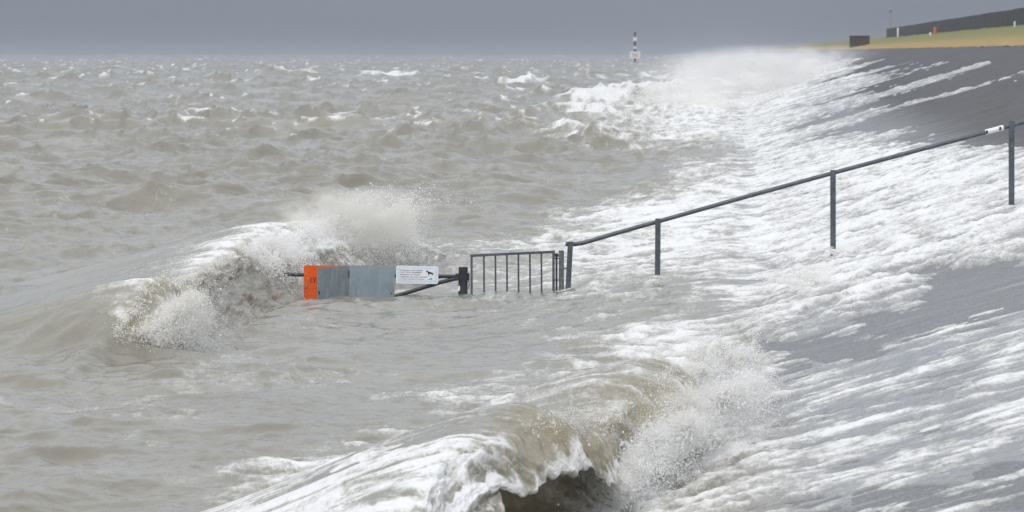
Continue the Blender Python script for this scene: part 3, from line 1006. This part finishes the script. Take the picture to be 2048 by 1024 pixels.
def text_mesh(name, body, size, mat, parent, loc, width=None, bold=0.0):
    cu = bpy.data.curves.new(name, 'FONT')
    cu.body = body
    cu.size = size
    cu.extrude = 0.0006
    cu.offset = bold
    ob = bpy.data.objects.new(name, cu)
    col.objects.link(ob)
    bpy.context.view_layer.update()
    dg = bpy.context.evaluated_depsgraph_get()
    me = bpy.data.meshes.new_from_object(ob.evaluated_get(dg))
    bpy.data.objects.remove(ob)
    me.materials.clear()
    me.materials.append(mat)
    o = bpy.data.objects.new(name, me)
    col.objects.link(o)
    o.parent = parent
    o.location = loc
    o.rotation_euler = (R(90), 0, 0)
    if width:
        xs = [v.co.x for v in me.vertices]
        k = width / max(1e-6, max(xs) - min(xs))
        o.scale = (k, 1, 1)
    return o


# orange board with two grey doors, the left one standing open
ob_, o0 = top_level('closure_board', 699, 620, 'bright orange board on the barrier arm half covered by grey doors', 'sign')
MB().plate(round_rect(lx(608), lx(788), lz(622), lz(530.5), 0.018), -0.034, -0.026).build('board', M['orange'], ob_)
text_mesh('lettering', 'I.V.', 0.098, M['black'], ob_, (lx(620.5), -0.0365, lz(565)), 0.080, 0.0006)['label'] = 'black letters on the orange board'
d2 = MB().plate(round_rect(lx(697.5), lx(789.5), lz(622), lz(531), 0.012), -0.048, -0.040).build('door', M['grey_panel'], ob_)
dl = MB().plate(round_rect(-91.0 / PM, 0.0, lz(622), lz(531), 0.012), -0.004, 0.004).build('door', M['grey_panel_dull'], ob_, False, (lx(697), -0.050, 0), (0, 0, R(50)))
dl['label'] = 'left grey door swung open'
MB().tube([(lx(697.5), -0.056, lz(553)), (lx(697.5), -0.056, lz(540))], 0.010, 10).build('hinge', M['rust'], d2, True)
MB().tube([(lx(697.5), -0.055, lz(606)), (lx(697.5), -0.055, lz(594))], 0.010, 10).build('hinge', M['rust'], d2, True)
MB().box(lx(781), lx(784.5), -0.056, -0.047, lz(582), lz(571)).build('latch', M['zinc'], d2)
MB().tube([(lx(782.5), -0.054, lz(586.5)), (lx(782.5), -0.046, lz(586.5))], 0.008, 8).build('keyhole', M['black'], d2)
MB().box(-0.517, -0.503, -0.010, -0.004, lz(584), lz(578)).build('latch', M['black'], dl)
MB().tube([(lx(612), -0.05, lz(573)), (lx(612), -0.03, lz(573))], 0.012, 10).build('bolt', M['zinc'], ob_)

# dog notice
ds, o0 = top_level('notice_sign', 834, 567, 'small white notice with a black dog and blue border on the barrier arm', 'sign')
MB().plate(round_rect(lx(792), lx(876.3), lz(567), lz(531.5), 0.024), -0.040, -0.034).build('panel', M['sign_white'], ds, False, (0, 0, 0), (0, 0.018, 0))
MB().plate(round_rect(lx(794.6), lx(873.8), lz(564.6), lz(533.9), 0.017), -0.0412, -0.0402).build('border', M['sign_blue'], ds, False, (0, 0, 0), (0, 0.018, 0))
MB().plate(round_rect(lx(799.5), lx(869.5), lz(560.5), lz(537.0), 0.010), -0.0424, -0.0414).build('field', M['sign_white'], ds, False, (0, 0, 0), (0, 0.018, 0))
for body, py_, w, sz in (('Verboden voor honden', 540.2, 46, 0.0165), ('ook indien aangelijnd', 544.0, 43, 0.0165), ('Mitnehmen von Hunden', 548.8, 40, 0.0165),
                         ('angeleint ist nicht erlaubt', 553.2, 54, 0.0165), ('overtreding wordt gestraft art. 461 strafrecht', 557.2, 48, 0.010)):
    text_mesh('lettering', body, sz, M['ink'], ds, (lx(800.3), -0.0432, lz(py_ + 0.4)), w / PM, 0.0004).rotation_euler = (R(90), 0.018, 0)
dog = [(852.2, 541.7), (853.6, 541.0), (854.0, 539.6), (854.9, 540.8), (856.2, 542.2), (858.0, 543.3), (862.0, 543.9), (865.0, 545.4), (868.5, 547.4), (866.0, 547.9), (865.0, 548.6),
       (865.4, 551.0), (864.4, 551.0), (863.7, 548.2), (862.0, 547.2), (859.6, 547.2), (858.3, 548.4), (858.2, 551.0), (857.2, 551.0), (856.7, 547.4), (855.4, 545.0), (854.0, 542.9), (852.6, 542.9)]
MB().plate([(lx(x), lz(y)) for x, y in reversed(dog)], -0.0440, -0.0428).build('dog_picture', M['black'], ds)
MB().plate([(lx(x), lz(y)) for x, y in reversed([(855.0, 559.6), (858.0, 557.6), (861.0, 555.6), (864.3, 555.4), (864.3, 560.3), (862.5, 559.0), (860.0, 558.6), (857.5, 559.4)])], -0.0440, -0.0428).build('wave_emblem', M['logo_blue'], ds)

# ------------------------------------------------------------------ far away: beacon, wall, posts
YBC = 1000.0
bc, o0 = top_level('sea_beacon', 1270, 134, 'black and white banded beacon pole with a white board out at sea', 'beacon', None, YBC)
mpx = YBC / F_PX
hz = lambda py: (134 - py) * mpx
for y0, y1, r_, mt in ((134, 104, 0.26, 'band_black'), (104, 98, 0.30, 'band_black'), (98, 92, 0.30, 'white_paint'), (92, 82, 0.32, 'band_black'), (82, 74.5, 0.50, 'white_paint'), (74.5, 70, 0.16, 'band_black')):
    MB().tube([(0, 0, hz(y0)), (0, 0, hz(y1))], r_, 12).build('pole_band', M[mt], bc, True)
MB().tube([(0, 0, hz(70)), (0.05, 0, hz(66.5)), (0, 0, hz(62.5))], [0.30, 0.48, 0.05], 10).build('topmark', M['topmark'], bc, True)
bd = MB().box(-1.28, 1.28, -0.42, -0.34, hz(117), hz(103)).build('board', M['white_paint'], bc)
MB().box(-0.75, 0.75, -0.46, -0.43, hz(113.5), hz(106)).build('panel', M['pink'], bd)


def crest_at(Y, u):
    return Vector((shore_x(Y) + u, Y, float(grass_z(np.array(u)))))


wl_ = tag(empty('crest_wall', crest_at(230, U_WALL)), 'long dark grey wall standing on the grassy dike crest', 'wall')
o0 = wl_.location
random.seed(4)
Yp = 150.0
while Yp < 482:
    a, b = crest_at(Yp, U_WALL), crest_at(Yp + 6.0, U_WALL)
    hgt = 1.22 + random.uniform(-0.02, 0.03)
    dxs = b.x - a.x
    mb = MB()
    for (yy, xx) in ((0.03, 0.0), (5.97, dxs)):
        pass
    b0 = len(mb.v)
    x0, y0, z0 = a.x - o0.x, a.y - o0.y, a.z - o0.z - 0.15
    mb.v += [(x0, y0 + 0.03, z0), (x0 + dxs, y0 + 5.97, z0), (x0 + dxs + 0.3, y0 + 5.97, z0), (x0 + 0.3, y0 + 0.03, z0),
             (x0, y0 + 0.03, z0 + hgt), (x0 + dxs, y0 + 5.97, z0 + hgt), (x0 + dxs + 0.3, y0 + 5.97, z0 + hgt), (x0 + 0.3, y0 + 0.03, z0 + hgt)]
    mb.f += [(3, 2, 1, 0), (4, 5, 6, 7), (0, 1, 5, 4), (1, 2, 6, 5), (2, 3, 7, 6), (3, 0, 4, 7)]
    mb.build('panel', M['wall'], wl_)
    MB().box(x0 - 0.012, x0 + 0.312, y0 - 0.10, y0 + 0.027, z0, z0 + hgt - 0.01).build('pier', M['wall'], wl_)
    Yp += 6.0

bk = crest_at(408, 13.2)
bb, o0 = empty('low_block', bk), bk
tag(bb, 'low brown block beyond the end of the crest wall', 'block')
MB().box(-0.95, 0.95, -0.9, 0.9, -0.3, 0.98, 0.03).build('body', M['wall_brown'], bb, False, (0, 0, 0), (0, 0.0, 0))
MB().box(-1.0, 1.0, -0.95, 0.95, 0.983, 1.06, 0.02).build('cap', M['wall_brown'], bb)

lp = crest_at(492, 19.6)
lm = tag(empty('lamp_post', lp), 'tall thin lamp post with a pale head at the wall end', 'lamp post')
MB().tube([(0, 0, -0.2), (0, 0, 3.0)], [0.15, 0.10], 10).build('pole', M['zinc'], lm, True)
MB().tube([(0, 0, 3.0), (0, 0, 3.12), (0, 0, 3.38), (0, 0, 3.45)], [0.12, 0.22, 0.22, 0.1], 12).build('lamp_head', M['zinc'], lm, True)
for px_, u_, Y_, h_, w_, mt, lb, ct in ((1806, 18.3, 437, 0.98, 0.10, 'white_paint', 'white post standing in front of the crest wall end', 'post'),
                                        (1876, 18.2, 354, 0.55, 0.14, 'orange_post', 'short orange marker post before the dark crest wall', 'post'),
                                        (1867, 17.6, 350, 0.22, 0.12, 'white_paint', 'tiny white stub in the grass by the orange marker', 'post'),
                                        (2033, 18.4, 256, 0.30, 0.07, 'white_paint', 'short white marker at the right edge before the wall', 'post')):
    c = crest_at(Y_, u_)
    o = tag(empty('marker_post', c), lb, ct, 'marker posts along the crest wall')
    MB().tube([(0, 0, -0.1), (0, 0, h_ * 0.9), (0, 0, h_)], [w_, w_, w_ * 0.6], 10).build('post', M[mt], o, True)
    MB().tube([(0, 0, h_ * 0.93), (0, 0, h_ * 1.04)], [w_ * 1.15, w_ * 0.7], 10).build('cap', M[mt], o, True)

# ------------------------------------------------------------------ salty, rainy air over the sea
m = NT('storm_haze')
pv = m.new('ShaderNodeVolumePrincipled'.replace('ShaderNode', ''))
pv.inputs['Color'].default_value = C(0.50, 0.54, 0.62)
pv.inputs['Density'].default_value = 0.00034
pv.inputs['Anisotropy'].default_value = 0.2
hz_m = m.done(None, pv.outputs[0])
hz_o = MB().box(-2400, 2400, -60, 13000, -6.0, 10.5).build('haze', hz_m)
tag(hz_o, 'thin grey haze over the sea and dike', kind='stuff')

# drifting mist: fine spray too small to see as drops
def mist(center, radii, rz, density, scale, lo, hi, color, label, seed=0.0):
    m = NT('spray_mist')
    p = m.new('TexCoord').outputs['Object']
    ln = m.new('VectorMath', operation='LENGTH')
    m.l.new(m.mapping(p, tuple(1.0 / r for r in radii)), ln.inputs[0])
    fall = m.rng(ln.outputs['Value'], 0.25, 1.0, 1.0, 0.0)
    mp = m.mapping(p, (1.0, scale[1], 1.3))
    mp.node.inputs['Location'].default_value = (seed, seed * 0.7, 0)
    nz = m.rng(m.noise(mp, scale[0], 5.0, 0.65), lo, hi)
    pv = m.new('VolumePrincipled')
    pv.inputs['Color'].default_value = color
    m.l.new(m.math('MULTIPLY', m.math('MULTIPLY', fall, nz), density), pv.inputs['Density'])
    mm = m.done(None, pv.outputs[0])
    mb = MB()
    nu_, nv_ = 20, 10
    for i in range(nv_ + 1):
        th = math.pi * i / nv_
        for k in range(nu_):
            ph = 2 * math.pi * k / nu_
            mb.v.append((radii[0] * math.sin(th) * math.cos(ph), radii[1] * math.sin(th) * math.sin(ph), radii[2] * math.cos(th)))
    for i in range(nv_):
        for k in range(nu_):
            mb.f.append((i * nu_ + k, (i + 1) * nu_ + k, (i + 1) * nu_ + (k + 1) % nu_, i * nu_ + (k + 1) % nu_))
    mo = mb.build('spray_mist', mm, None, True, center, (0, 0, rz))
    return tag(mo, label, 'mist', kind='stuff')


CREAM = C(0.96, 0.94, 0.88)
mist((shore_x(330) + 5.0, 330.0, 1.5), (14.0, 135.0, 2.3), -math.atan(SH), 0.075, (0.5, 0.22), 0.44, 0.64, C(0.95, 0.95, 0.95), 'drifting white mist over the breakers at the far dike')
mist((-2.0, 51.0, 0.80), (1.05, 2.6, 0.45), -0.22, 3.4, (3.2, 0.5), 0.45, 0.62, CREAM, 'cream mist in the spray behind the orange board', 3.0)
mist(tuple(at(1345, 835, 26.8)), (0.34, 0.9, 0.24), -0.15, 7.0, (6.0, 0.5), 0.40, 0.62, CREAM, 'fine mist in the burst of the foreground wave', 7.0)
mist((-3.2, 38.9, 0.36), (0.40, 0.8, 0.34), -0.1, 4.0, (5.0, 0.5), 0.42, 0.62, CREAM, 'fine mist in the falling lip of the left wave', 11.0)
mist((13.2, 222.0, 1.35), (5.2, 12.0, 1.75), -math.atan(SH), 0.42, (1.1, 0.35), 0.44, 0.60, C(0.96, 0.96, 0.95), 'billowing plume of mist where a wave hits the far dike', 5.0)
